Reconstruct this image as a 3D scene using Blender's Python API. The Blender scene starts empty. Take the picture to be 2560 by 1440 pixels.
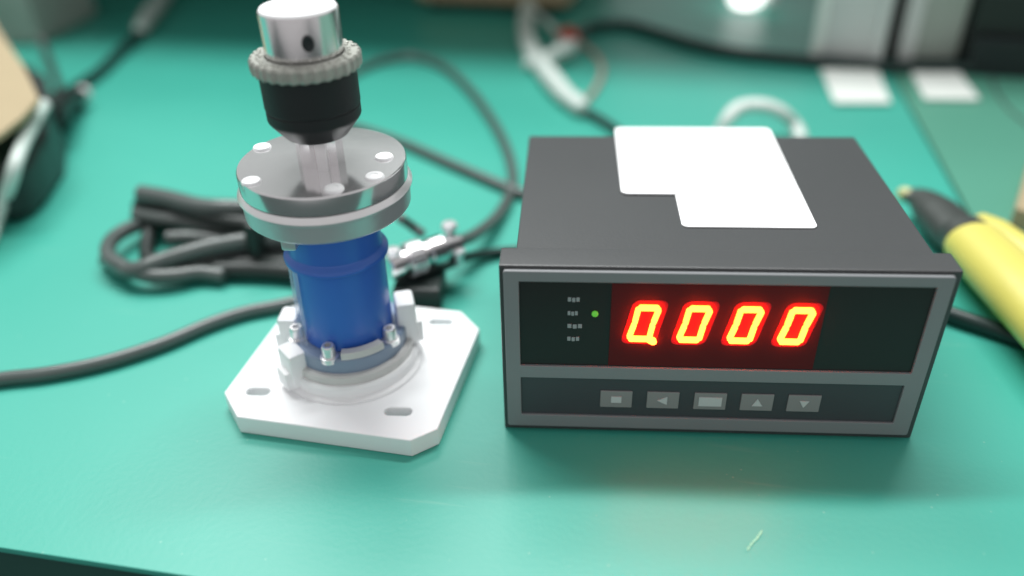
import bpy, bmesh, math, random
from mathutils import Vector, Matrix
random.seed(7)
S = bpy.context.scene
COL = S.collection

# ---------------------------------------------------------------- camera, world, lamps, exposure
CP = Vector((0.02409, -0.25497, 0.23732)); PITCH, YAW, ROLL, FPX = 0.5833, -0.07788, -0.02774, 2109.1
fw = Vector((math.sin(YAW)*math.cos(PITCH), math.cos(YAW)*math.cos(PITCH), -math.sin(PITCH)))
rt0 = Vector((math.cos(YAW), -math.sin(YAW), 0)); up0 = rt0.cross(fw)
rt = rt0*math.cos(ROLL) + up0*math.sin(ROLL); up = -rt0*math.sin(ROLL) + up0*math.cos(ROLL)
cd = bpy.data.cameras.new('camera'); cam = bpy.data.objects.new('camera', cd); COL.objects.link(cam)
cam.matrix_world = Matrix((( rt.x, up.x, -fw.x, CP.x), (rt.y, up.y, -fw.y, CP.y), (rt.z, up.z, -fw.z, CP.z), (0, 0, 0, 1)))
cd.sensor_width = 36; cd.lens = 36*FPX/2560; cd.clip_start = 0.01; cd.clip_end = 30
cd.dof.use_dof = True; cd.dof.focus_distance = 0.320; cd.dof.aperture_fstop = 2.5
S.camera = cam
S.view_settings.view_transform = 'Standard'; S.view_settings.look = 'None'
S.view_settings.exposure = 0.0; S.view_settings.gamma = 1.0

W = bpy.data.worlds.new('World'); S.world = W; W.use_nodes = True
bg = W.node_tree.nodes['Background']; bg.inputs['Color'].default_value = (1.0, 0.985, 0.985, 1); bg.inputs['Strength'].default_value = 0.56

def area(name, loc, target, sx, sy, power, color=(1, 1, 1), spread=180):
    l = bpy.data.lights.new(name, 'AREA'); l.shape = 'RECTANGLE'; l.size = sx; l.size_y = sy
    l.energy = power; l.color = color; l.spread = math.radians(spread)
    o = bpy.data.objects.new(name, l); COL.objects.link(o); o.location = loc
    d = (Vector(target) - Vector(loc)).normalized()
    o.rotation_euler = d.to_track_quat('-Z', 'Y').to_euler()
    return o
area('ceiling_lamp', (-0.15, 0.62, 1.60), (-0.1, 0.2, 0), 1.6, 0.12, 36, (0.98, 1.0, 0.99))
area('ceiling_lamp', (-0.60, 1.35, 1.75), (-0.1, 0.05, 0), 1.2, 0.35, 20, (0.98, 1.0, 0.99))

# ---------------------------------------------------------------- placing: a picture pixel (2560 wide) onto the plane z = const
def at(px, py, z=0.0):
    d = fw + rt*((px-1280)/FPX) + up*((720-py)/FPX)
    return CP + d*((z-CP.z)/d.z)

# ---------------------------------------------------------------- materials
def mat(name, col, rough=0.5, metal=0.0, bump=0.0, bscale=200.0, var=0.0, vscale=30.0, spec=0.5, coat=0.0, emit=None, estr=0.0,
        rvar=0.0, trans=0.0, alpha=1.0, aniso=0.0):
    m = bpy.data.materials.new(name); m.use_nodes = True
    nt = m.node_tree; N = nt.nodes; L = nt.links; b = N['Principled BSDF']
    b.inputs['Base Color'].default_value = (*col, 1); b.inputs['Roughness'].default_value = rough
    b.inputs['Metallic'].default_value = metal; b.inputs['Specular IOR Level'].default_value = spec
    b.inputs['Coat Weight'].default_value = coat; b.inputs['Coat Roughness'].default_value = 0.12
    b.inputs['Transmission Weight'].default_value = trans; b.inputs['Alpha'].default_value = alpha
    b.inputs['Anisotropic'].default_value = aniso
    if emit: b.inputs['Emission Color'].default_value = (*emit, 1); b.inputs['Emission Strength'].default_value = estr
    tc = N.new('ShaderNodeTexCoord')
    if bump:
        n = N.new('ShaderNodeTexNoise'); n.inputs['Scale'].default_value = bscale; n.inputs['Detail'].default_value = 4
        L.new(tc.outputs['Object'], n.inputs['Vector'])
        bp = N.new('ShaderNodeBump'); bp.inputs['Strength'].default_value = bump; bp.inputs['Distance'].default_value = 0.0006
        L.new(n.outputs['Fac'], bp.inputs['Height']); L.new(bp.outputs['Normal'], b.inputs['Normal'])
    if var or rvar:
        n2 = N.new('ShaderNodeTexNoise'); n2.inputs['Scale'].default_value = vscale; n2.inputs['Detail'].default_value = 6
        L.new(tc.outputs['Object'], n2.inputs['Vector'])
        if var:
            mx = N.new('ShaderNodeMix'); mx.data_type = 'RGBA'
            mx.inputs['A'].default_value = (*[c*(1-var) for c in col], 1)
            mx.inputs['B'].default_value = (*[min(1, c*(1+var)) for c in col], 1)
            L.new(n2.outputs['Fac'], mx.inputs['Factor']); L.new(mx.outputs['Result'], b.inputs['Base Color'])
        if rvar:
            mr = N.new('ShaderNodeMapRange'); mr.inputs['To Min'].default_value = rough-rvar; mr.inputs['To Max'].default_value = rough+rvar
            L.new(n2.outputs['Fac'], mr.inputs['Value']); L.new(mr.outputs['Result'], b.inputs['Roughness'])
    return m

M = dict(
    green=mat('green_mat', (0.046, 0.365, 0.285), 0.42, spec=0.55, var=0.05, vscale=9, rvar=0.05, bump=0.10, bscale=420),
    green2=mat('green_mat_old', (0.085, 0.285, 0.205), 0.42, var=0.06, vscale=9, bump=0.10, bscale=420),
    rubber_edge=mat('mat_underside', (0.012, 0.05, 0.04), 0.7),
    bench=mat('bench_laminate', (0.02, 0.08, 0.065), 0.45, var=0.1),
    dark=mat('dark_floor', (0.012, 0.045, 0.042), 0.7, var=0.2),
    wall=mat('pale_wall', (0.75, 0.78, 0.77), 0.8, var=0.05),
    shelfm=mat('shelf_board', (0.10, 0.20, 0.17), 0.6, var=0.1),
    case=mat('charcoal_plastic', (0.055, 0.058, 0.060), 0.36, bump=0.08, bscale=900, var=0.08, vscale=20),
    bezel=mat('grey_bezel', (0.215, 0.225, 0.235), 0.45, bump=0.06, bscale=900, var=0.05),
    gasket=mat('black_gasket', (0.008, 0.014, 0.016), 0.5),
    window=mat('smoked_window', (0.020, 0.018, 0.018), 0.35, spec=0.3),
    keypad=mat('keypad_film', (0.050, 0.052, 0.060), 0.45, var=0.06),
    redmod=mat('red_module', (0.085, 0.007, 0.009), 0.55, spec=0.2),
    led=mat('led_segment', (0.3, 0.02, 0.01), 0.5, emit=(1.0, 0.080, 0.0080), estr=26),
    halo=mat('red_halo', (0.42, 0.014, 0.022), 0.6, spec=0.2),
    ledg=mat('led_green', (0.1, 0.4, 0.05), 0.4, emit=(0.10, 0.42, 0.03), estr=0.6),
    button=mat('button_grey', (0.26, 0.25, 0.25), 0.5),
    print_=mat('button_print', (0.55, 0.56, 0.56), 0.6),
    legend=mat('legend_print', (0.30, 0.33, 0.34), 0.6),
    paper=mat('white_label', (0.93, 0.94, 0.95), 0.35, var=0.02),
    alu=mat('white_anodised', (0.90, 0.91, 0.92), 0.45, bump=0.1, bscale=300, var=0.03),
    nylon=mat('white_nylon', (0.60, 0.60, 0.59), 0.35, var=0.10, vscale=120, spec=0.5),
    chrome=mat('chrome', (0.80, 0.79, 0.80), 0.20, 1.0, bump=0.05, bscale=120, rvar=0.05, vscale=60),
    brushed=mat('brushed_steel', (0.86, 0.85, 0.86), 0.28, 0.70, bump=0.12, bscale=260, var=0.08, vscale=40),
    steel=mat('satin_steel', (0.60, 0.62, 0.64), 0.34, 0.65, bump=0.2, bscale=300, var=0.06, vscale=50),
    blue=mat('blue_anodised', (0.034, 0.140, 0.56), 0.36, 0.0, coat=0.2, var=0.08, vscale=40),
    smoke=mat('grey_blue_ring', (0.22, 0.29, 0.40), 0.35, var=0.06),
    film=mat('clear_film', (0.75, 0.85, 0.95), 0.22, alpha=0.30, spec=0.8),
    black=mat('black_coupling', (0.012, 0.017, 0.018), 0.55, bump=0.15, bscale=400, spec=0.35),
    blackp=mat('black_plastic', (0.011, 0.019, 0.017), 0.45, bump=0.2, bscale=300, var=0.2),
    knurl=mat('knurled_steel', (0.42, 0.43, 0.39), 0.40, 0.4, var=0.25, vscale=300),
    cable=mat('grey_cable', (0.075, 0.094, 0.089), 0.34, coat=0.25, var=0.06),
    dcable=mat('dark_cable', (0.010, 0.030, 0.027), 0.40, var=0.1),
    wtube=mat('white_tube', (0.60, 0.68, 0.64), 0.45, var=0.06),
    yellow=mat('yellow_grip', (0.64, 0.58, 0.13), 0.42, bump=0.15, bscale=260, var=0.05, vscale=40),
    pale=mat('pale_tip', (0.60, 0.58, 0.28), 0.5),
    gunmetal=mat('gunmetal', (0.060, 0.068, 0.064), 0.45, 0.3, var=0.12, vscale=60),
    tan=mat('cardboard', (0.36, 0.29, 0.175), 0.75, bump=0.3, bscale=200, var=0.06, vscale=40),
    greyb=mat('grey_housing', (0.66, 0.67, 0.66), 0.45, var=0.06),
    greyd=mat('grey_dark_housing', (0.38, 0.42, 0.38), 0.5, var=0.06),
    card=mat('white_card', (0.78, 0.82, 0.78), 0.6, var=0.02),
    red=mat('red_plastic', (0.50, 0.06, 0.04), 0.45),
    pink=mat('pink_wire', (0.40, 0.26, 0.22), 0.5),
    glaze=mat('white_glaze', (0.92, 0.93, 0.92), 0.25, coat=0.3),
    glow=mat('white_glow', (0.9, 0.9, 0.9), 0.4, emit=(1.0, 1.0, 0.97), estr=2.2),
    scuff=mat('scuff', (0.25, 0.60, 0.42), 0.6),
)

def radial(m, a=0.75):
    nt = m.node_tree; t = nt.nodes.new('ShaderNodeTangent'); t.direction_type = 'RADIAL'; t.axis = 'Z'
    b = nt.nodes['Principled BSDF']; nt.links.new(t.outputs[0], b.inputs['Tangent']); b.inputs['Anisotropic'].default_value = a
M['turned'] = mat('turned_steel', (0.80, 0.79, 0.80), 0.15, 0.85, bump=0.03, bscale=120, rvar=0.04, vscale=60); radial(M['turned'], 0.15)
M['polished'] = mat('polished_steel', (0.78, 0.76, 0.77), 0.20, 1.0, var=0.10, vscale=90)

# ---------------------------------------------------------------- mesh helpers
def link(name, bm, m, parent=None, smooth=True, loc=None):
    me = bpy.data.meshes.new(name); bmesh.ops.recalc_face_normals(bm, faces=bm.faces); bm.to_mesh(me); bm.free()
    if m: me.materials.append(m)
    if smooth:
        for p in me.polygons: p.use_smooth = True
        me.set_sharp_from_angle(angle=math.radians(38))
    o = bpy.data.objects.new(name, me); COL.objects.link(o)
    if smooth:
        w = o.modifiers.new('normals', 'WEIGHTED_NORMAL'); w.keep_sharp = True; w.weight = 80
    if parent: o.parent = parent
    if loc is not None: o.location = loc
    return o
def tag(o, label=None, cat=None, group=None, kind=None):
    for k, v in (('label', label), ('category', cat), ('group', group), ('kind', kind)):
        if v: o[k] = v
    return o
def thing(name, label, cat, loc=(0, 0, 0), rz=0, group=None):
    o = bpy.data.objects.new(name, None); COL.objects.link(o); o.location = loc; o.rotation_euler = (0, 0, rz)
    o.empty_display_size = 0.02
    return tag(o, label, cat, group)
def inv(o):      # world -> local of a thing that is only moved and turned about z
    return (Matrix.Translation(o.location) @ Matrix.Rotation(o.rotation_euler.z, 4, 'Z')).inverted()
def box(x0, x1, y0, y1, z0, z1, bev=0.0, seg=2, bm=None):
    b = bmesh.new()
    bmesh.ops.create_cube(b, size=1)
    for v in b.verts:
        v.co = Vector(((x0+x1)/2+v.co.x*(x1-x0), (y0+y1)/2+v.co.y*(y1-y0), (z0+z1)/2+v.co.z*(z1-z0)))
    if bev: bmesh.ops.bevel(b, geom=list(b.edges), offset=bev, segments=seg, profile=0.5, affect='EDGES')
    return merge(bm, b)
def merge(bm, b):
    if bm is None: return b
    me = bpy.data.meshes.new('tmp'); b.to_mesh(me); b.free(); bm.from_mesh(me); bpy.data.meshes.remove(me); return bm
def prism(poly, z0, z1, bev=0.0, seg=2, bm=None, axis='z'):
    b = bmesh.new()
    f = lambda p, z: (p[0], p[1], z) if axis == 'z' else (p[0], z, p[1])
    lo = [b.verts.new(f(p, z0)) for p in poly]; hi = [b.verts.new(f(p, z1)) for p in poly]
    b.faces.new(lo[::-1]); top = b.faces.new(hi); n = len(poly)
    for i in range(n): b.faces.new((lo[i], lo[(i+1) % n], hi[(i+1) % n], hi[i]))
    if bev: bmesh.ops.bevel(b, geom=list(b.edges), offset=bev, segments=seg, profile=0.5, affect='EDGES')
    return merge(bm, b)
def lathe(prof, n=64, bm=None, c=(0, 0, 0), rot=None):
    b = bmesh.new(); rings = []
    for r, z in prof:
        if r < 1e-6: rings.append([b.verts.new((0, 0, z))])
        else: rings.append([b.verts.new((r*math.cos(2*math.pi*i/n), r*math.sin(2*math.pi*i/n), z)) for i in range(n)])
    for a, d in zip(rings, rings[1:]):
        for i in range(n):
            j = (i+1) % n
            q = [a[i % len(a)], a[j % len(a)], d[j % len(d)], d[i % len(d)]]
            q = list(dict.fromkeys(q))
            if len(q) > 2: b.faces.new(q)
    if rot is not None: bmesh.ops.transform(b, matrix=rot, verts=b.verts)
    bmesh.ops.translate(b, vec=Vector(c), verts=b.verts)
    return merge(bm, b)
def spline(pts, k=8):
    P = [Vector(p) for p in pts]; P = [P[0]*2-P[1]] + P + [P[-1]*2-P[-2]]; out = []
    for i in range(1, len(P)-2):
        for j in range(k):
            t = j/k; a, b, c, d = P[i-1:i+3]
            out.append(0.5*((2*b)+(c-a)*t+(2*a-5*b+4*c-d)*t*t+(3*b-a-3*c+d)*t**3))
    out.append(P[-2]); return out
def tube(pts, r, k=8, n=14, sx=1.0, sz=1.0, bm=None, raw=False, cap=True):
    """r: radius or list of radii at the control points; sx/sz flatten the section sideways / upwards"""
    C = [Vector(p) for p in pts] if raw else spline(pts, k)
    m = len(C)
    if isinstance(r, (int, float)): R = [r]*m
    else:
        R = []
        for i in range(m):
            t = i/(m-1)*(len(r)-1); a = int(min(t, len(r)-2)); R.append(r[a]*(1-(t-a))+r[a+1]*(t-a))
    b = bmesh.new(); rings = []
    for i, p in enumerate(C):
        d = (C[min(i+1, m-1)]-C[max(i-1, 0)]).normalized()
        s = d.cross(Vector((0, 0, 1)))
        s = s.normalized() if s.length > 1e-4 else Vector((1, 0, 0))
        u = s.cross(d)
        rings.append([b.verts.new(p+s*(math.cos(2*math.pi*j/n)*R[i]*sx)+u*(math.sin(2*math.pi*j/n)*R[i]*sz)) for j in range(n)])
    for a, c in zip(rings, rings[1:]):
        for j in range(n): b.faces.new((a[j], a[(j+1) % n], c[(j+1) % n], c[j]))
    if cap:
        for ring, p, q in ((rings[0], C[0], C[1]), (rings[-1], C[-1], C[-2])):
            rr = (ring[0].co-p).length; v = b.verts.new(p+(p-q).normalized()*rr*0.45)
            for j in range(n): b.faces.new((ring[j], ring[(j+1) % n], v))
    return merge(bm, b)
def holed(outline, holes, z0, z1, bev=0.0006):
    """flat plate with real holes, from a filled 2D curve"""
    cu = bpy.data.curves.new('tmp', 'CURVE'); cu.dimensions = '2D'; cu.fill_mode = 'BOTH'
    for poly in [outline]+holes:
        s = cu.splines.new('POLY'); s.points.add(len(poly)-1)
        for p, q in zip(s.points, poly): p.co = (q[0]*100, q[1]*100, 0, 1)
        s.use_cyclic_u = True
    cu.extrude = (z1-z0)/2*100-bev*100; cu.bevel_depth = bev*100; cu.bevel_resolution = 2; cu.offset = -bev*100
    o = bpy.data.objects.new('tmp', cu); COL.objects.link(o)
    dg = bpy.context.evaluated_depsgraph_get(); me = o.evaluated_get(dg).to_mesh()
    b = bmesh.new(); b.from_mesh(me); bmesh.ops.remove_doubles(b, verts=b.verts, dist=1e-4)
    for v in b.verts: v.co = Vector((v.co.x/100, v.co.y/100, v.co.z/100+(z0+z1)/2))
    o.evaluated_get(dg).to_mesh_clear(); bpy.data.objects.remove(o); bpy.data.curves.remove(cu)
    return b
def rrect(cx, cy, w, h, r, k=5, sk=0.0):
    out = []
    for qx, qy, a0 in ((1, 1, 0), (-1, 1, 90), (-1, -1, 180), (1, -1, 270)):
        for i in range(k+1):
            a = math.radians(a0+90*i/k)
            x = qx*(w/2-r)+r*math.cos(a); y = qy*(h/2-r)+r*math.sin(a)
            out.append((cx+x+sk*y, cy+y))
    return out

# ---------------------------------------------------------------- the bench and its surroundings
TZ = math.radians(-7.1); T0 = Vector((-0.140, -0.0725, 0))
BR = Matrix.Translation(T0) @ Matrix.Rotation(TZ, 4, 'Z')
def bench(u, v, z=0): return BR @ Vector((u, v, z))
def place(o): o.matrix_world = BR; return o
o = place(link('floor', box(-3, 3, -2.5, 2.5, -0.80, -0.78), M['dark'])); tag(o, kind='structure')
o = place(link('workbench_top', box(-1.3, 1.3, 0.004, 0.93, -0.036, -0.0032, 0.002), M['bench'])); tag(o, kind='structure')
o = place(link('wall', box(-2.9, 2.9, 2.0, 2.06, -0.79, 2.4), M['wall'])); tag(o, kind='structure')
su = (BR.inverted() @ Vector((0.281, 0.41, 0))).x; sl = (BR.inverted() @ Vector((0.254, 0.185, 0))).x
seam = [(su+(su-sl)*(v-0.43)/0.226, v) for v in (0.0, 0.925)]
b = prism([(-1.28, 0.0), (seam[0][0]-0.0012, 0.0), (seam[1][0]-0.0012, 0.925), (-1.28, 0.925)], -0.003, 0.0, 0.0006)
mt = place(link('bench_mat', b, M['green'])); tag(mt, 'smooth bright green rubber mat covering most of the workbench', 'bench mat')
b = prism([(seam[0][0]+0.0006, 0.0), (1.28, 0.0), (1.28, 0.925), (seam[1][0]+0.0006, 0.925)], -0.003, 0.0006, 0.0006)
m2 = place(link('bench_mat', b, M['green2'])); tag(m2, 'duller grey green rubber mat to the right of the dark seam', 'bench mat')
def wear(m):
    nt = m.node_tree; N = nt.nodes; L = nt.links; b = N['Principled BSDF']
    src = b.inputs['Base Color'].links[0].from_socket
    tc = N.new('ShaderNodeTexCoord'); mp = N.new('ShaderNodeMapping'); mp.inputs['Rotation'].default_value = (0, 0, 0.6); mp.inputs['Scale'].default_value = (9, 160, 1)
    L.new(tc.outputs['Object'], mp.inputs['Vector'])
    n = N.new('ShaderNodeTexNoise'); n.inputs['Scale'].default_value = 1.3; n.inputs['Detail'].default_value = 5; L.new(mp.outputs['Vector'], n.inputs['Vector'])
    cr = N.new('ShaderNodeMapRange'); cr.inputs['From Min'].default_value = 0.66; cr.inputs['From Max'].default_value = 0.80; cr.inputs['To Max'].default_value = 0.24
    L.new(n.outputs['Fac'], cr.inputs['Value'])
    v = N.new('ShaderNodeTexVoronoi'); v.inputs['Scale'].default_value = 95; L.new(tc.outputs['Object'], v.inputs['Vector'])
    c2 = N.new('ShaderNodeMapRange'); c2.inputs['From Min'].default_value = 0.055; c2.inputs['From Max'].default_value = 0.03; c2.inputs['To Max'].default_value = 0.36
    L.new(v.outputs['Distance'], c2.inputs['Value'])
    ad = N.new('ShaderNodeMath'); ad.operation = 'MAXIMUM'; L.new(cr.outputs[0], ad.inputs[0]); L.new(c2.outputs[0], ad.inputs[1])
    mx = N.new('ShaderNodeMix'); mx.data_type = 'RGBA'; L.new(ad.outputs[0], mx.inputs['Factor']); L.new(src, mx.inputs['A'])
    mx.inputs['B'].default_value = (0.30, 0.52, 0.42, 1); L.new(mx.outputs['Result'], b.inputs['Base Color'])
wear(M['green']); wear(M['green2'])
# scuff marks on the mat
p = at(1890, 1350)
b = bmesh.new()
for i in range(5):
    a = at(1868+i*7, 1378-i*9-random.random()*6, 0.0003); c = at(1874+i*7+random.random()*8, 1366-i*10, 0.0003)
    tube([a, (a+c)/2, c], [0.0002, 0.0005, 0.0002], 2, 6, sz=0.15, bm=b)
link('scuff_mark', b, M['scuff'], mt).matrix_parent_inverse = BR.inverted()
# shelf over the back of the bench, out of the top of the picture; its shade lies along the back
sh = thing('shelf', 'grey green shelf board over the back of the bench', 'shelf', bench(0, 0, 0), TZ)
link('board', box(-1.25, 1.25, 0.555, 0.925, 0.27, 0.30, 0.002), M['shelfm'], sh)
link('shade_board', box(-1.18, 0.10, 0.905, 0.92, 0.0008, 0.2698, 0.002), M['bench'], sh)  # unseen board added to darken what the mat reflects on the left
for u in (-1.2, 1.2):
    link('upright', box(u-0.015, u+0.015, 0.87, 0.92, 0.0008, 0.2698, 0.002), M['shelfm'], sh)

# ---------------------------------------------------------------- panel meter
PM = thing('panel_meter', 'dark grey digital panel meter showing red digits 0.000 with white labels on top', 'panel meter', (0, 0, 0))
H = 0.0783
# case behind the bezel
link('case', box(0.0050, 0.1566, 0.0105, 0.1205, 0.0018, 0.0762, 0.0008), M['case'], PM)
# bezel body: a ring with a recessed face
bz = link('bezel', box(-0.0004, 0.1608, 0.0000, 0.0125, 0.0, H, 0.0007, 2), M['case'], PM)
win = (0.0068, 0.1526, 0.0342, 0.0726); low = (0.0068, 0.1514, 0.0094, 0.0284)
def xz(name, outline, holes, y0, y1, m, parent, bev=0.0004):
    b = holed(outline, holes, 0, y1-y0, bev)
    for v in b.verts: v.co = Vector((v.co.x, y1-v.co.z, v.co.y))
    return link(name, b, m, parent)
R4 = lambda x0, x1, z0, z1, r=0.0004: rrect((x0+x1)/2, (z0+z1)/2, x1-x0, z1-z0, r)
FY = -0.0016      # everything on the face sits this far in front
xz('front_frame', R4(0.0012, 0.1580, 0.0034, 0.0770, 0.001), [R4(*win), R4(*low)], -0.0004, 0.0013, M['bezel'], PM, 0.0003).location.y = FY
wp = link('display_window', box(win[0]+.0001, win[1]-.0001, 0.0006, 0.0014, win[2]+.0001, win[3]-.0001), M['window'], PM)
kp = link('keypad_panel', box(low[0]+.0001, low[1]-.0001, 0.0005, 0.0014, low[2]+.0001, low[3]-.0001), M['keypad'], PM)
wp.location.y = FY; kp.location.y = FY
rm = link('led_module', box(0.0402, 0.1165, 0.0003, 0.0010, 0.0348, 0.0720, 0.0001), M['redmod'], wp)
# digits: seven-segment zeros, leaning right
def capsule(bm, x0, z0, x1, z1, w, y0, y1, k=6):
    a = math.atan2(z1-z0, x1-x0); P = []
    for i in range(k+1):
        t = a+math.pi/2+math.pi*i/k; P.append((x0+w*math.cos(t), z0+w*math.sin(t)))
    for i in range(k+1):
        t = a-math.pi/2+math.pi*i/k; P.append((x1+w*math.cos(t), z1+w*math.sin(t)))
    prism(P, y0, y1, axis='y', bm=bm)
def digit(x, z, dot=False):
    b = bmesh.new(); h = 0.0140; w = 0.0074; sk = 0.21; t = 0.00092
    q = lambda u, v: (x+u+sk*v, z+v)
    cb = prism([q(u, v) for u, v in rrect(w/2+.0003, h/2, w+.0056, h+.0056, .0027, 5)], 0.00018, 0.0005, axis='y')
    link('digit_halo', cb, M['halo'], rm, smooth=False)  # glow round each digit painted as a brighter red backing
    L = [((.0008, 0), (w-.0008, 0)), ((.0008, h), (w-.0008, h)), ((0, .0009), (0.0003, h/2-.0007)), ((w, .0009), (w-.0003, h/2-.0007)),
         ((0.0003, h/2+.0007), (0, h-.0009)), ((w-.0003, h/2+.0007), (w, h-.0009))]
    for i, (p0, p1) in enumerate(L):
        a, c = q(*p0), q(*p1)
        capsule(b, a[0], a[1], c[0], c[1], t*(0.96 if i > 1 else 1.0), -0.0012+i*0.00002, 0.0004)
    if dot:
        a = q(w+.0004, -.0002); c = q(w+.0019, -.0010)
        capsule(b, a[0], a[1], c[0], c[1], 0.00125, -0.00123, 0.0004)
    return link('digit', b, M['led'], wp, smooth=False)
for i, x in enumerate((0.0472, 0.0655, 0.0838, 0.1020)): digit(x, 0.0482-0.00002*i, i == 0)
# legends, green lamp
for z, w in ((0.0646, .0046), (0.0585, .0040), (0.0527, .0058), (0.0468, .0048)):
    lg = bmesh.new(); n = 3; x = 0.0245
    ww = w/n
    for i in range(n):
        box(x+i*ww, x+i*ww+ww*0.78, 0.00035, 0.0008, z-.0008-0.0002*(i % 2), z+.0008+0.0002*((i+1) % 2), 0.0001, 1, bm=lg)
    link('legend', lg, M['legend'], wp, smooth=False)
link('indicator_lamp', lathe([(0, -.0004), (.0008, -.0003), (.0012, .0), (.0012, .0009)], 20, c=(0, 0, 0), rot=Matrix.Translation((0.0345, 0, 0.0586)) @ Matrix.Rotation(-math.pi/2, 4, 'X')), M['ledg'], wp)
# keys
for i, x in enumerate((0.0440, 0.0621, 0.0803, 0.0982, 0.1160)):
    k = link('button', box(x-.0062, x+.0062, -0.0001, 0.0007, 0.0140, 0.0222, 0.0003, 2), M['button'], kp)
    b = bmesh.new(); cz = 0.0181
    if i == 0:
        P = [(-.002, -.0015), (.002, -.0015), (.002, .0015), (-.002, .0015)]
    elif i == 1: P = [(-.0022, 0), (.0016, -.0020), (.0016, .0020)]
    elif i == 2: P = [(-.0044, -.0022), (.0044, -.0022), (.0044, .0022), (-.0044, .0022)]
    elif i == 3: P = [(-.0018, -.0016), (.0022, -.0016), (.0000, .0020)]
    else: P = [(0, -.0019), (.0018, .0014), (-.0018, .0014)]
    prism([(x+a, cz+c) for a, c in P], -0.00035, 0.0, axis='y', bm=b)
    link('symbol', b, M['print_'], k, smooth=False)
# labels on top of the case
b = prism(rrect(0.0824, 0.0938, 0.0732, 0.0694, 0.003), 0.0765, 0.0771)
link('paper_label', b, M['paper'], PM)['label'] = 'larger white label at the back of the case top'
b = prism(rrect(0.0936, 0.0500, 0.0513, 0.0356, 0.0025), 0.0763, 0.0768)
link('paper_label', b, M['paper'], PM)['label'] = 'smaller white label nearer the front of the case top'
# rear terminals
tb = link('terminal_block', box(0.02, 0.14, 0.1206, 0.128, 0.022, 0.060, 0.001), M['blackp'], PM)

# ---------------------------------------------------------------- torque sensor
AX, AY = -0.0688, 0.0320
TS = thing('torque_sensor', 'blue and chrome torque sensor standing upright on a white square base plate', 'sensor', (AX, AY, 0))
ca, sa = math.cos(math.radians(8.6)), math.sin(math.radians(8.6))
def loc8(u, v): return (u*ca+v*sa-AX, -u*sa+v*ca-AY)
u0, u1, v0, v1 = -0.1185, -0.0240, -0.0230, 0.0650
def cham(a, c): return a, c
out = [(u0, v0+.0130), (u0+.0125, v0), (u1-.0085, v0), (u1, v0+.0085), (u1, v1-.012), (u1-.012, v1), (u0+.012, v1), (u0, v1-.012)]
def slot(px, py, l):
    p = at(px, py, .009); return [(q[0]-AX+p.x, q[1]-AY+p.y) for q in rrect(AX*0, AY*0, l, 0.0048, 0.0022)]
def slotl(px, py, l):
    p = at(px, py, .009); return [(q[0]+p.x-AX, q[1]+p.y-AY) for q in rrect(0, 0, l, 0.0046, 0.0022)]
b = holed([loc8(*q) for q in out], [slotl(645, 977, .0100), slotl(995, 1027, .0112), slotl(1102, 803, .0115), slotl(742, 800, .011)], 0.0, 0.0088, 0.0007)
link('base_plate', b, M['alu'], TS)
hub = link('hub', lathe([(0, .0086), (.0306, .0086), (.0306, .0100), (.0300, .0106), (.0288, .0110), (.0288, .0150), (.0280, .0160), (0, .0160)]), M['alu'], TS)
link('collar_ring', lathe([(.0268, .0160), (.0268, .0195), (.0260, .0202), (.0215, .0204), (0, .0204)]), M['nylon'], TS)
link('grey_ring', lathe([(.0244, .0200), (.0244, .0262), (.0236, .0270), (0, .0270)]), M['smoke'], TS)
# blue body
blue = link('blue_body', lathe([(0, .0268), (.0183, .0268), (.0188, .0276), (.0188, .0628), (.0200, .0634), (.0208, .0640), (.0209, .0652), (.0203, .0662), (.0190, .0672), (.0185, .0682), (.0185, .0850)]), M['blue'], TS)
film = link('plastic_wrap', (lambda: (lambda b: b)(bmesh.new()))(), M['film'], TS)
bmf = bmesh.new(); prev = None
for i in range(15):
    a = math.radians(172+i*4.2); r1 = .0196+.0003*math.sin(i*2.1); r0 = .0215+.0010*math.sin(i*1.7+1)
    row = [bmf.verts.new((r*math.cos(a), r*math.sin(a), z)) for r, z in ((r1, .0640), (r1+.0004, .050), (r1+.0007, .037), (r0, .0275))]
    if prev:
        for j in range(3): bmf.faces.new((prev[j], row[j], row[j+1], prev[j+1]))
    prev = row
bmesh.ops.solidify(bmf, geom=list(bmf.faces), thickness=0.0002)
film.data.clear_geometry(); bmf.to_mesh(film.data); bmf.free()
for p in film.data.polygons: p.use_smooth = True
# bolts round the foot of the body
def bolt(a, r, z, rh=.0034, hh=.0042, m='nylon', dome=False):
    a = math.radians(a); c = (r*math.cos(a), r*math.sin(a), z)
    b = lathe([(0, -.002), (rh*1.35, -.002), (rh*1.35, .0002), (rh, .0004), (rh, hh*.8), (rh*.85, hh), (rh*.5, hh), (rh*.45, hh*.55), (0, hh*.55)] if not dome else
              [(0, -.002), (rh*1.2, -.002), (rh*1.15, .001), (rh*.95, hh*.6), (rh*.6, hh*.92), (0, hh)], 20, c=c)
    return link('bolt', b, M[m], TS)
for a in (-98, -24, 82, 142, 205):
    bo = bolt(a, .0216, .0270, .0028, .0056, 'brushed')
# curved white clamp bar in front of the foot
b = bmesh.new(); prev = None; n = 10
for i in range(n+1):
    a = math.radians(-84+44*i/n); row = [b.verts.new((q*math.cos(a), q*math.sin(a), z)) for q, z in ((.0204, .0268), (.0240, .0268), (.0242, .0290), (.0238, .0300), (.0206, .0300))]
    if prev:
        for k in range(5): b.faces.new((prev[k], row[k], row[(k+1) % 5], prev[(k+1) % 5]))
    else: b.faces.new(row)
    prev = row
b.faces.new(prev[::-1]); link('clamp_bar', b, M['nylon'], TS)
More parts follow.
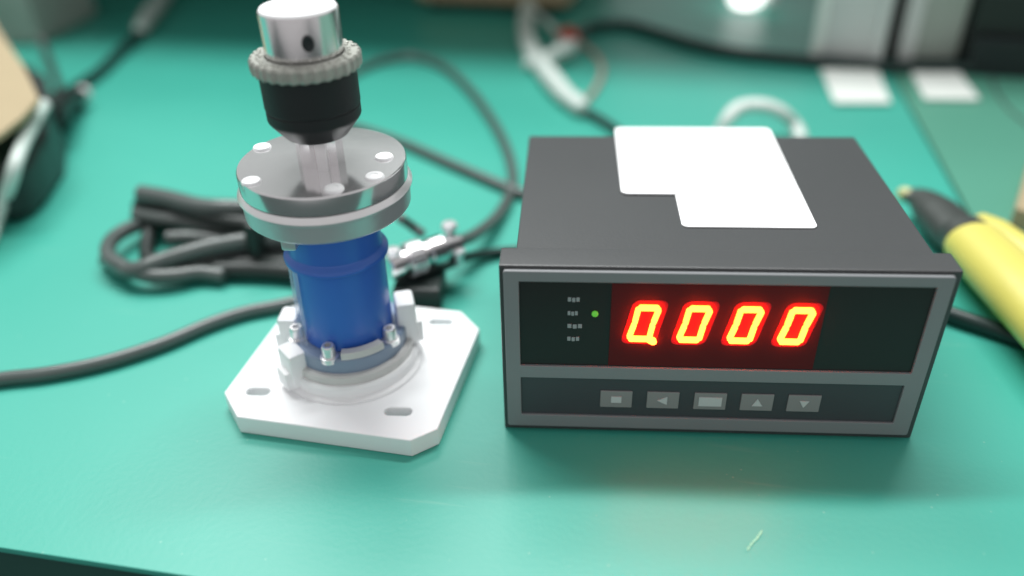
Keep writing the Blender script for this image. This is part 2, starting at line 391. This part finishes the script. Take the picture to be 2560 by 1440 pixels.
# white clamp lugs on the hub
def lug(a, r, z0, h, w, d):
    b = box(-d/2, d/2, -w/2, w/2, 0, h, min(w, d)*0.20, 2)
    box(-d*.35, d*.8, -w*.36, w*.36, 0, h*.5, min(w, d)*0.12, 2, bm=b)
    bmesh.ops.transform(b, matrix=Matrix.Rotation(math.radians(a), 4, 'Z') @ Matrix.Translation((r, 0, z0)), verts=b.verts)
    link('clamp_lug', b, M['alu'], TS)
lug(16, .0245, .0160, .0215, .0125, .0085)
lug(180, .0250, .0160, .0170, .0115, .0085)
lug(222, .0268, .0108, .0170, .0120, .0080)
for a, rr, z in ((16, .0262, .0330), (180, .0262, .0282), (222, .0268, .0242)): bolt(a, rr, z, .0019, .0024, 'brushed')
# steel housing and flange
link('housing', lathe([(0, .0800), (.0140, .0800), (.0200, .0806), (.0200, .0830), (.0308, .0850), (.0318, .0860), (.0320, .0925), (.0326, .0931), (.0326, .0936)]), M['steel'], TS)
link('step_ring', lathe([(.0326, .0936), (.0331, .0939), (.0331, .0945), (.0319, .0964), (.0306, .0966)]), M['brushed'], TS)
fl = link('flange', lathe([(.0300, .0967), (.0315, .0967), (.0317, .0968), (.0317, .1034), (.0312, .1041), (.0200, .1041), (0, .1041)], 96), M['turned'], TS)
b = box(-.0030, .0030, -.0045, .0030, .0770, .0850, .0012, 2)
bmesh.ops.transform(b, matrix=Matrix.Translation((-.0115, -.0165, -.001)), verts=b.verts)
link('lug', b, M['steel'], TS)
for px, py in ((655, 367), (960, 391), (628, 452), (936, 440), (835, 470)):
    p = at(px, py, .1045)
    b = lathe([(.0036, .1038), (.0036, .1043), (.0032, .1049), (.0016, .1050), (.0014, .1047), (0, .1047)], 20, c=(p.x-AX, p.y-AY, 0))
    link('flange_screw', b, M['alu'], TS)
# shaft with key flat
sh_ = link('shaft', lathe([(.0088, .1040), (.0088, .1150)], 11), M['polished'], TS, smooth=False)
b = box(.0010, .0050, -.0096, -.0070, .1036, .1149, .0003, 2); link('key', b, M['brushed'], sh_)
# black coupling
cp = link('coupling', lathe([(0, .1148), (.0108, .1148), (.0116, .1152), (.0158, .1204), (.0167, .1216), (.0170, .1224), (.0170, .1256), (.0166, .1260), (.0170, .1264), (.0172, .1270), (.0172, .1405)]), M['black'], TS)
# knurled ring: real teeth
b = bmesh.new(); n = 60; prof = [(.0172, .1398, 0), (.0184, .1400, 1), (.0187, .1410, 1), (.0187, .1440, 1), (.0181, .1450, 1), (.0140, .1452, 0)]
rings = []
for r, z, t in prof:
    rings.append([b.verts.new(((r+(0.0009 if (i//2) % 2 and t else 0))*math.cos(2*math.pi*i/(n*2)), (r+(0.0009 if (i//2) % 2 and t else 0))*math.sin(2*math.pi*i/(n*2)), z)) for i in range(n*2)])
for a, c in zip(rings, rings[1:]):
    for i in range(n*2): b.faces.new((a[i], a[(i+1) % (n*2)], c[(i+1) % (n*2)], c[i]))
kr = link('knurled_ring', b, M['knurl'], cp, smooth=False)
b = bmesh.new()
for i in range(46):
    a = 2*math.pi*i/46+random.random()*.05; r = random.choice((.0152, .0164, .0172))
    lathe([(.0008, .1450), (.0007, .1456), (0, .1458)], 8, bm=b, c=(r*math.cos(a), r*math.sin(a), 0))
link('ring_beads', b, M['knurl'], cp)['kind'] = 'stuff'
# chrome socket on top
tp = link('top_socket', lathe([(.0134, .1452), (.0137, .1458), (.0137, .1600), (.0134, .1606)], 64), M['polished'], TS)
link('cap', lathe([(.0134, .1604), (.0128, .1612), (.0060, .1614), (0, .1614)], 48), M['alu'], tp)  # white material paints the blown-out, lit top of the socket
b = lathe([(.0021, -.002), (.0021, .0004), (.0016, .0007), (.0013, .0004), (0, .0004)], 20)
bmesh.ops.scale(b, vec=(1.35, 1, 1), verts=b.verts)
bmesh.ops.transform(b, matrix=Matrix.Rotation(math.radians(-66), 4, 'Z') @ Matrix.Translation((.0137, 0, .1520)) @ Matrix.Rotation(math.pi/2, 4, 'Y'), verts=b.verts)
link('set_screw', b, M['gasket'], tp)

# ---------------------------------------------------------------- cables
CR = .0033
def path(L, z=None): return [at(p[0], p[1], p[2] if len(p) > 2 else (z if z is not None else CR)) for p in L]
def cable(name, L, r, m, label, cat='cable', group=None, z=None, **kw):
    o = link(name, tube(path(L, z if z is not None else (r if not isinstance(r, list) else r[0])), r, **kw), m)
    return tag(o, label, cat, group)
cable('grey_cable', [(1140, 606, .018), (1185, 588, .012), (1236, 548, .006), (1268, 500), (1282, 445), (1268, 375), (1230, 300), (1172, 222), (1105, 166), (1032, 143), (960, 152), (890, 178), (838, 215), (810, 255), (830, 300), (900, 322), (1005, 357), (1130, 411), (1250, 462), (1300, 482), (1345, 500)],
      CR, M['cable'], 'grey cable looping from the silver connector round behind the blue sensor')
cable('grey_cable', [(1000, 545, .030), (1030, 566, .022), (1058, 586, .018)], .0026, M['cable'], 'short dark grey cable between the sensor housing and the silver connector')
cable('grey_cable', [(1150, 646, .010), (1200, 636, .005), (1270, 628), (1340, 622), (1400, 610)], .0026, M['dcable'], 'dark cable running from the silver connector to behind the meter')
cable('grey_cable', [(-140, 975), (0, 948), (120, 934), (260, 906), (400, 862), (520, 812), (610, 782), (690, 766), (760, 750)], .0033, M['cable'], 'grey cable crossing the left foreground and ending behind the white base plate')
# folded bundle left of the sensor: each visible strand run is part of one coil
BD = thing('cable_coil', 'folded coil of grey black cable lying left of the blue sensor', 'cable coil', at(500, 620, 0))
Bi = inv(BD)
def strand(L, r=.0041, m='cable', name='strand'):
    b = tube([Bi @ p for p in path(L, r)], r); link(name, b, M[m], BD)
strand([(352, 484, .024), (420, 496, .024), (500, 516, .024), (580, 520, .024), (680, 520, .020), (800, 520, .012)], r=.0050)
strand([(352, 500, .020), (420, 515, .018), (500, 538, .018), (580, 556, .018), (680, 570, .016), (790, 590, .010)], r=.0048, m='blackp')
strand([(340, 534, .014), (400, 546, .014), (470, 556, .013), (560, 572, .012), (660, 586, .010), (780, 600, .008)])
strand([(344, 512, .008), (400, 535, .007), (480, 560, .006), (600, 590, .004), (720, 612, .004), (800, 620, .004)], m='blackp')
strand([(560, 690, .005), (500, 682, .006), (440, 690, .007), (380, 690, .008), (320, 672, .010), (272, 640, .011), (280, 600, .011), (330, 568, .010), (390, 556, .006), (470, 565, .004), (560, 590, .004), (700, 620, .004)])
strand([(268, 650, .004), (330, 676, .010), (420, 648, .013), (520, 620, .015), (620, 602, .016), (700, 596, .015), (800, 590, .012)], r=.0047)
strand([(420, 596, .010), (470, 594, .010), (530, 600, .008), (610, 620, .006), (760, 650, .004)])
strand([(380, 560, .008), (372, 590, .006), (368, 620, .005), (378, 652, .005), (460, 664, .004), (600, 650, .004), (780, 640, .004)], m='blackp')
strand([(470, 640, .004), (560, 652, .004), (650, 664, .004), (780, 680, .004)], m='blackp')
strand([(500, 672, .004), (560, 672, .005), (640, 650, .006), (760, 636, .005)], m='blackp')
strand([(480, 655, .008), (560, 636, .010), (650, 622, .010), (770, 620, .008)], m='blackp')
for L in ([(452, 668), (540, 664), (640, 662), (780, 664)], [(480, 648), (570, 642), (660, 640), (780, 640)], [(600, 628), (680, 622), (780, 622)],
          [(420, 556), (520, 566), (620, 582), (760, 600)], [(400, 540), (480, 548), (600, 566), (760, 590)], [(540, 676), (620, 676), (700, 680), (790, 690)]):
    strand([(x, y, .0052) for x, y in L], r=.0052, m='blackp', name='inner_strand')
b = box(-.004, .004, -.020, .020, .000, .030, .003, 2)
for v in b.verts: v.co = Matrix.Rotation(math.radians(-12), 4, 'Z') @ v.co + (Bi @ at(690, 640, 0))
link('cable_tie', b, M['blackp'], BD)

# silver screw connector on its black plug
SC = thing('cable_connector', 'stepped silver cable connector on a black socket right behind the blue sensor', 'connector', at(1050, 765, 0))
Si = inv(SC)
b = box(-.0125, .0115, -.004, .018, 0, .0125, .002, 2); link('socket_body', b, M['blackp'], SC)
A, Bq = Si @ at(968, 668, .022), Si @ at(1150, 606, .022); ax = (Bq-A); LN = ax.length
RM = Matrix.Translation(A) @ ax.to_track_quat('Z', 'X').to_matrix().to_4x4()
def turned(name, prof, m, parent=SC, n=36):
    b = lathe([(q, z*LN) for q, z in prof], n); bmesh.ops.transform(b, matrix=RM, verts=b.verts); return link(name, b, m, parent)
turned('shell', [(0, 0), (.0062, 0), (.0070, .03), (.0070, .17), (.0060, .19), (.0060, .24), (.0078, .26), (.0078, .46), (.0064, .48), (.0064, .54), (.0074, .56), (.0074, .74), (.0058, .77), (.0050, .92), (.0044, 1.0), (0, 1.0)], M['polished'])
b = bmesh.new()
for k in range(22):
    a = 2*math.pi*k/22
    q = box(-.0006, .0006, -.0005, .0007, .27*LN, .45*LN)
    bmesh.ops.transform(q, matrix=Matrix.Rotation(a, 4, 'Z') @ Matrix.Translation((0, .0079, 0)), verts=q.verts); merge(b, q)
bmesh.ops.transform(b, matrix=RM, verts=b.verts); link('grip_ribs', b, M['brushed'], SC)
for px, py, z, q in ((1124, 571, .030, .0040), (1147, 634, .019, .0034), (984, 634, .029, .0036)):
    c = Si @ at(px, py, z)
    link('screw', lathe([(0, -.006), (q*.6, -.006), (q*.6, 0), (q, 0), (q, q*.5), (q*.8, q*.75), (q*.35, q*.78), (q*.3, q*.5), (0, q*.5)], 24, c=c), M['brushed'], SC)
link('clamp_block', tube([Si @ at(1000, 680, .013), Si @ at(1070, 664, .013), Si @ at(1138, 644, .013)], [.0052, .0062, .0046], 5, 16), M['gunmetal'], SC)

# ---------------------------------------------------------------- pliers beside the meter
PL = thing('pliers', 'pair of pliers with yellow grips and dark jaws lying right of the meter', 'pliers', at(2400, 600, 0))
Pi = inv(PL)
def pl(L): return [Pi @ p for p in path(L)]
link('jaws', tube(pl([(2264, 486, .014), (2305, 500, .014), (2345, 535, .014), (2395, 585, .015), (2450, 625, .016)]), [.0044, .0085, .0122, .0124, .0112], 8, 20, sz=.75), M['gunmetal'], PL)
link('jaw_tip', tube(pl([(2250, 487, .014), (2258, 486, .014), (2272, 489, .014)]), [.0030, .0042, .0042], 5, 16), M['pale'], PL)
g1 = pl([(2424, 598, .018), (2436, 612, .018), (2490, 668, .019), (2550, 730, .020), (2620, 806, .020), (2700, 895, .020)])
link('grip', tube(g1, [.0112, .0146, .0152, .0154, .0152, .0150], 8, 28, sz=.82), M['yellow'], PL)
link('grip_collar', tube(pl([(2406, 582, .0165), (2416, 592, .017), (2428, 603, .018)]), [.0126, .0130, .0124], 4, 24, sz=.8), M['gunmetal'], PL)
link('grip', tube(pl([(2444, 562, .012), (2486, 588, .012), (2538, 628, .012), (2640, 700, .012), (2740, 780, .012)]), [.0068, .0088, .0094, .0094, .0094], 8, 24), M['yellow'], PL)
cable('black_cable', [(2330, 770), (2400, 795), (2470, 818), (2560, 850), (2680, 900)], .0040, M['dcable'], 'black cable running out from under the yellow pliers at the right edge')

# ---------------------------------------------------------------- things behind, along the back of the bench
def stand_box(name, label, cat, quad, h, m, bev=.002, z0=0.0, group=None):
    """box standing on the bench whose base front edge runs between two picture points"""
    a, c = at(*quad[0], z0), at(*quad[1], z0); d = (c-a); w = d.length; rz = math.atan2(d.y, d.x)
    t = thing(name, label, cat, (a.x, a.y, z0), rz, group); return t, w
t, w = stand_box('power_unit', 'pale grey power unit at the back, nearer the middle of the bench', 'power unit', ((2040, 158), (2182, 172)), .2, None)
link('housing', box(0, w, 0, .10, .006, .17, .003), M['greyb'], t)
link('side_rib', box(-.006, .003, -.004, .02, .006, .17, .002), M['card'], t); link('side_rib', box(w-.003, w+.005, -.004, .02, .006, .17, .002), M['greyb'], t)
link('foot', box(.002, w-.002, .002, .09, 0, .006), M['blackp'], t)
t, w = stand_box('power_unit', 'darker grey power unit at the back beside the black box', 'power unit', ((2246, 166), (2385, 170)), .2, None)
link('housing', box(0, w, 0, .10, .006, .17, .003), M['greyd'], t)
link('side_rib', box(-.003, .009, -.004, .02, .006, .17, .002), M['greyb'], t)
link('foot', box(.002, w-.002, .002, .09, 0, .006), M['blackp'], t)
t, w = stand_box('black_box', 'black equipment box at the far back right corner with a pale round knob', 'equipment box', ((2385, 176), (2680, 195)), .2, None)
link('housing', box(0.004, w, 0, .10, .0, .17, .004), M['blackp'], t)
link('base_strip', box(.006, w, -.012, -.0005, 0, .030, .002), M['gasket'], t)
k = at(2572, 8, .10)
link('knob', lathe([(0, -.012), (.020, -.012), (.022, 0), (.016, .002), (.016, -.004), (0, -.004)], 40, c=(.150, -.004, .098), rot=Matrix.Rotation(math.pi/2, 4, 'X')), M['glaze'], t)
# dark backing between the two power units
t, w = stand_box('black_duct', 'black cable duct standing in the gap between the grey power units', 'cable duct', ((2180, 150), (2246, 154)), .2, None)
link('duct', box(.008, w-.006, .01, .07, 0, .16, .002), M['gasket'], t)
# white cards lying in front
for L, lab in (((( 2052, 172), (2196, 178), (2228, 256), (2086, 256)), 'white card lying in front of the pale grey power unit'),
               (((2276, 176), (2392, 172), (2450, 248), (2312, 246)), 'white card lying in front of the darker grey power unit')):
    P = [at(x, y, .003) for x, y in L]
    c = sum(P, Vector())/4; P = [p+(c-p)*.0 for p in P]
    b = prism([(p.x, p.y) for p in reversed(P)], .0010, .0036, .001, 2)
    tag(link('white_card', b, M['card']), lab, 'card', 'white cards in front of the power units')
cable('black_cable', [(1432, 92), (1480, 70), (1560, 62), (1640, 82), (1740, 112), (1850, 134), (1980, 148), (2100, 160), (2300, 170), (2560, 168), (2700, 170)], .0052, M['dcable'], 'long black cable running along the back of the bench past the power units')
cable('thin_wire', [(2600, -60, .03), (2560, 30, .02), (2510, 100, .01), (2484, 160), (2482, 205), (2500, 245), (2530, 280), (2570, 312), (2620, 350)], .0010, M['cable'], 'thin grey wire curving down near the right edge of the picture', 'wire')
# small white object with an emissive shell, far back
p = at(1868, 30, 0)
t = thing('glowing_object', 'small glowing white object standing at the far back near the top edge', 'lamp', (p.x, p.y+.016, 0))
link('base', lathe([(0, 0), (.012, 0), (.014, .002), (.012, .004), (0, .004)], 40), M['glaze'], t)
link('glowing_shell', lathe([(.010, .0042), (.0155, .006), (.0170, .012), (.0170, .045), (.015, .050), (0, .052)], 40), M['glow'], t)
link('clip', box(.0185, .0300, -.006, .006, .002, .040, .002), M['glaze'], t)
# wooden / card box at the top middle
a, c = at(1040, 4, 0.010), at(1424, 20, 0.010); d = c-a
t = thing('cardboard_box', 'tan cardboard box standing at the back of the bench near the top edge', 'cardboard box', (a.x, a.y, 0), math.atan2(d.y, d.x))
link('side', box(0, d.length, 0, .12, .010, .10, .004, 3), M['tan'], t)
link('base_block', box(.01, d.length-.01, .012, .11, 0, .010, .001), M['blackp'], t)
# white tube with its small fittings
WT = thing('white_tube', 'thick white tube hanging down from the tan box onto the mat', 'tube', at(1380, 200, 0))
Wi = inv(WT)
def wt(L, z=.0075): return [Wi @ p for p in path(L, z)]
link('tube', tube(wt([(1322, 8, .012), (1314, 50, .008), (1318, 100, .0075), (1340, 145), (1378, 195), (1412, 235), (1446, 262)]), [.0072, .0070, .0072, .0075, .0080, .0072, .0058], 8, 18), M['wtube'], WT)
link('end_cap', tube(wt([(1436, 250), (1448, 264), (1456, 272)]), [.0062, .0066, .0045], 4, 16), M['wtube'], WT)
link('thin_strand', tube(wt([(1335, 30, .010), (1362, 50, .009), (1392, 82, .008), (1404, 112, .008)]), .0028, 6, 10), M['wtube'], WT)
link('side_fitting', tube(wt([(1360, 150, .010), (1395, 132, .011), (1425, 118, .011)]), [.0050, .0062, .0070], 5, 14), M['wtube'], WT)
link('side_fitting', tube(wt([(1340, 160, .007), (1322, 158, .006), (1312, 164, .005)]), [.0040, .0046, .0036], 5, 14), M['wtube'], WT)
cable('black_cable', [(1452, 272, .004), (1490, 292, .004), (1535, 320, .004), (1580, 360, .004), (1640, 420, .004)], .0030, M['dcable'], 'black lead from the end of the white tube to behind the meter')
p = at(1420, 88, .010)
t = thing('red_plug', 'small red plug beside the white tube fitting', 'plug', (p.x, p.y, 0))
link('shell', tube([(-.006, .008, .007), (0, 0, .010), (.004, -.008, .009)], [.0060, .0078, .0070], 5, 14), M['red'], t)
link('pin', tube([(.005, -.006, .007), (.008, -.010, .007)], .0024, 3, 10), M['wtube'], t)
cable('pink_wire', [(1440, 100, .006), (1478, 128), (1502, 158), (1504, 190), (1486, 226), (1462, 256)], .0021, M['pink'], 'thin pinkish wire curving right of the white tube', 'wire')
# white strap arching up behind the meter
cable('white_strap', [(1790, 340, .004), (1812, 305, .014), (1840, 275, .020), (1872, 264, .022), (1915, 266, .022), (1955, 282, .018), (1985, 310, .010), (2005, 350, .004)],
      [.0042, .0046, .0058, .0060, .0060, .0058, .0052, .0048], M['wtube'], 'white cable arching up just behind the meter', 'cable', sz=.8)

# ---------------------------------------------------------------- left edge group
p = at(50, 415, 0)
t = thing('black_adapter', 'rounded black plastic adapter under the cardboard piece at the left edge', 'adapter', (p.x, p.y, 0))
Ti = inv(t)
b = prism([tuple((Ti @ at(x, y, .012)).xy) for x, y in ((-60, 520), (20, 522), (70, 508), (118, 462), (148, 400), (156, 330), (140, 270), (110, 230), (60, 215), (-60, 250))][::-1], 0, .036, .010, 5)
link('body', b, M['blackp'], t)
link('neck', tube([Ti @ q for q in path([(120, 300, .022), (150, 262, .018), (175, 244, .014), (200, 240, .010)])], [.012, .010, .008, .006], 6, 16), M['blackp'], t)
p = at(195, 240, 0)
t = thing('silver_plug', 'silver cable plug with black boot lying behind the black adapter', 'plug', (p.x, p.y, 0)); Ti = inv(t)
link('barrel', tube([Ti @ q for q in path([(170, 256, .010), (192, 243, .010), (214, 232, .010)])], [.0050, .0062, .0060], 5, 18), M['nylon'], t)
link('boot', tube([Ti @ q for q in path([(140, 270, .008), (180, 268, .006), (205, 262, .006)])], [.007, .0065, .005], 5, 14), M['blackp'], t)
CB = thing('black_cable', 'black cable with an added pale grey sleeve rising to the top left edge', 'cable', at(300, 130, 0)); Ti = inv(CB)
link('cord', tube([Ti @ q for q in path([(150, 246, .010), (190, 218, .006), (250, 178, .005), (300, 130, .005), (345, 88, .006), (385, 36, .006), (420, -20, .006), (460, -90, .006)])], .0042), M['dcable'], CB)
link('sheen', tube([Ti @ q for q in path([(350, 72, .010), (372, 40, .010), (400, 4, .010), (430, -50, .010)])], [.006, .0078, .0078, .0078], 6, 14), M['wtube'], CB)  # pale tube stands in for light reflected off the cord
t = thing('cardboard_piece', 'flat tan cardboard piece lying tilted over the adapter at the left edge', 'cardboard', at(20, 210, .050)); Ti = inv(t)
b = prism([tuple((Ti @ at(x, y, .055)).xy) for x, y in ((-200, -30), (-60, -30), (0, 80), (60, 168), (98, 245), (50, 295), (0, 334), (-200, 450))][::-1][::1], .001, .005, .0008, 2)
link('sheet', b, M['tan'], t)
b = box(-.10, -.02, -.03, .02, -.0498, .0008, .0004); link('support_block', b, M['tan'], t)
cable('white_cable', [(110, 262, .040), (88, 300, .040), (62, 350, .040), (42, 400, .039), (28, 450, .030), (10, 500, .016), (-14, 560, .006), (-40, 640, .004)], .0040, M['wtube'], 'pale grey cable draped over the black adapter at the left edge')
a, c = at(-80, 108, 0), at(104, 112, 0); d = c-a
t = thing('grey_stand', 'grey green plastic box at the back left corner with a thin leg', 'box', (a.x, a.y, 0), math.atan2(d.y, d.x)); Ti = inv(t)
link('housing', box(0, d.length, 0, .1, 0, .10, .004), M['greyd'], t)
link('leg', tube([Ti @ q for q in path([(100, 90, .02), (115, 130, .010), (132, 175, .006), (150, 225, .005)])], .003, 4, 10), M['gunmetal'], t)

a = at(2620, 610, 0)
t = thing('cardboard_strip', 'narrow tan cardboard strip standing at the right edge behind the pliers', 'cardboard', (0, 0, 0))
b = prism([tuple(at(x, y, .0).xy) for x, y in ((2522, 566), (2700, 640), (2740, 420), (2566, 420))], .0008, .012, .001)
link('strip', b, M['tan'], t)
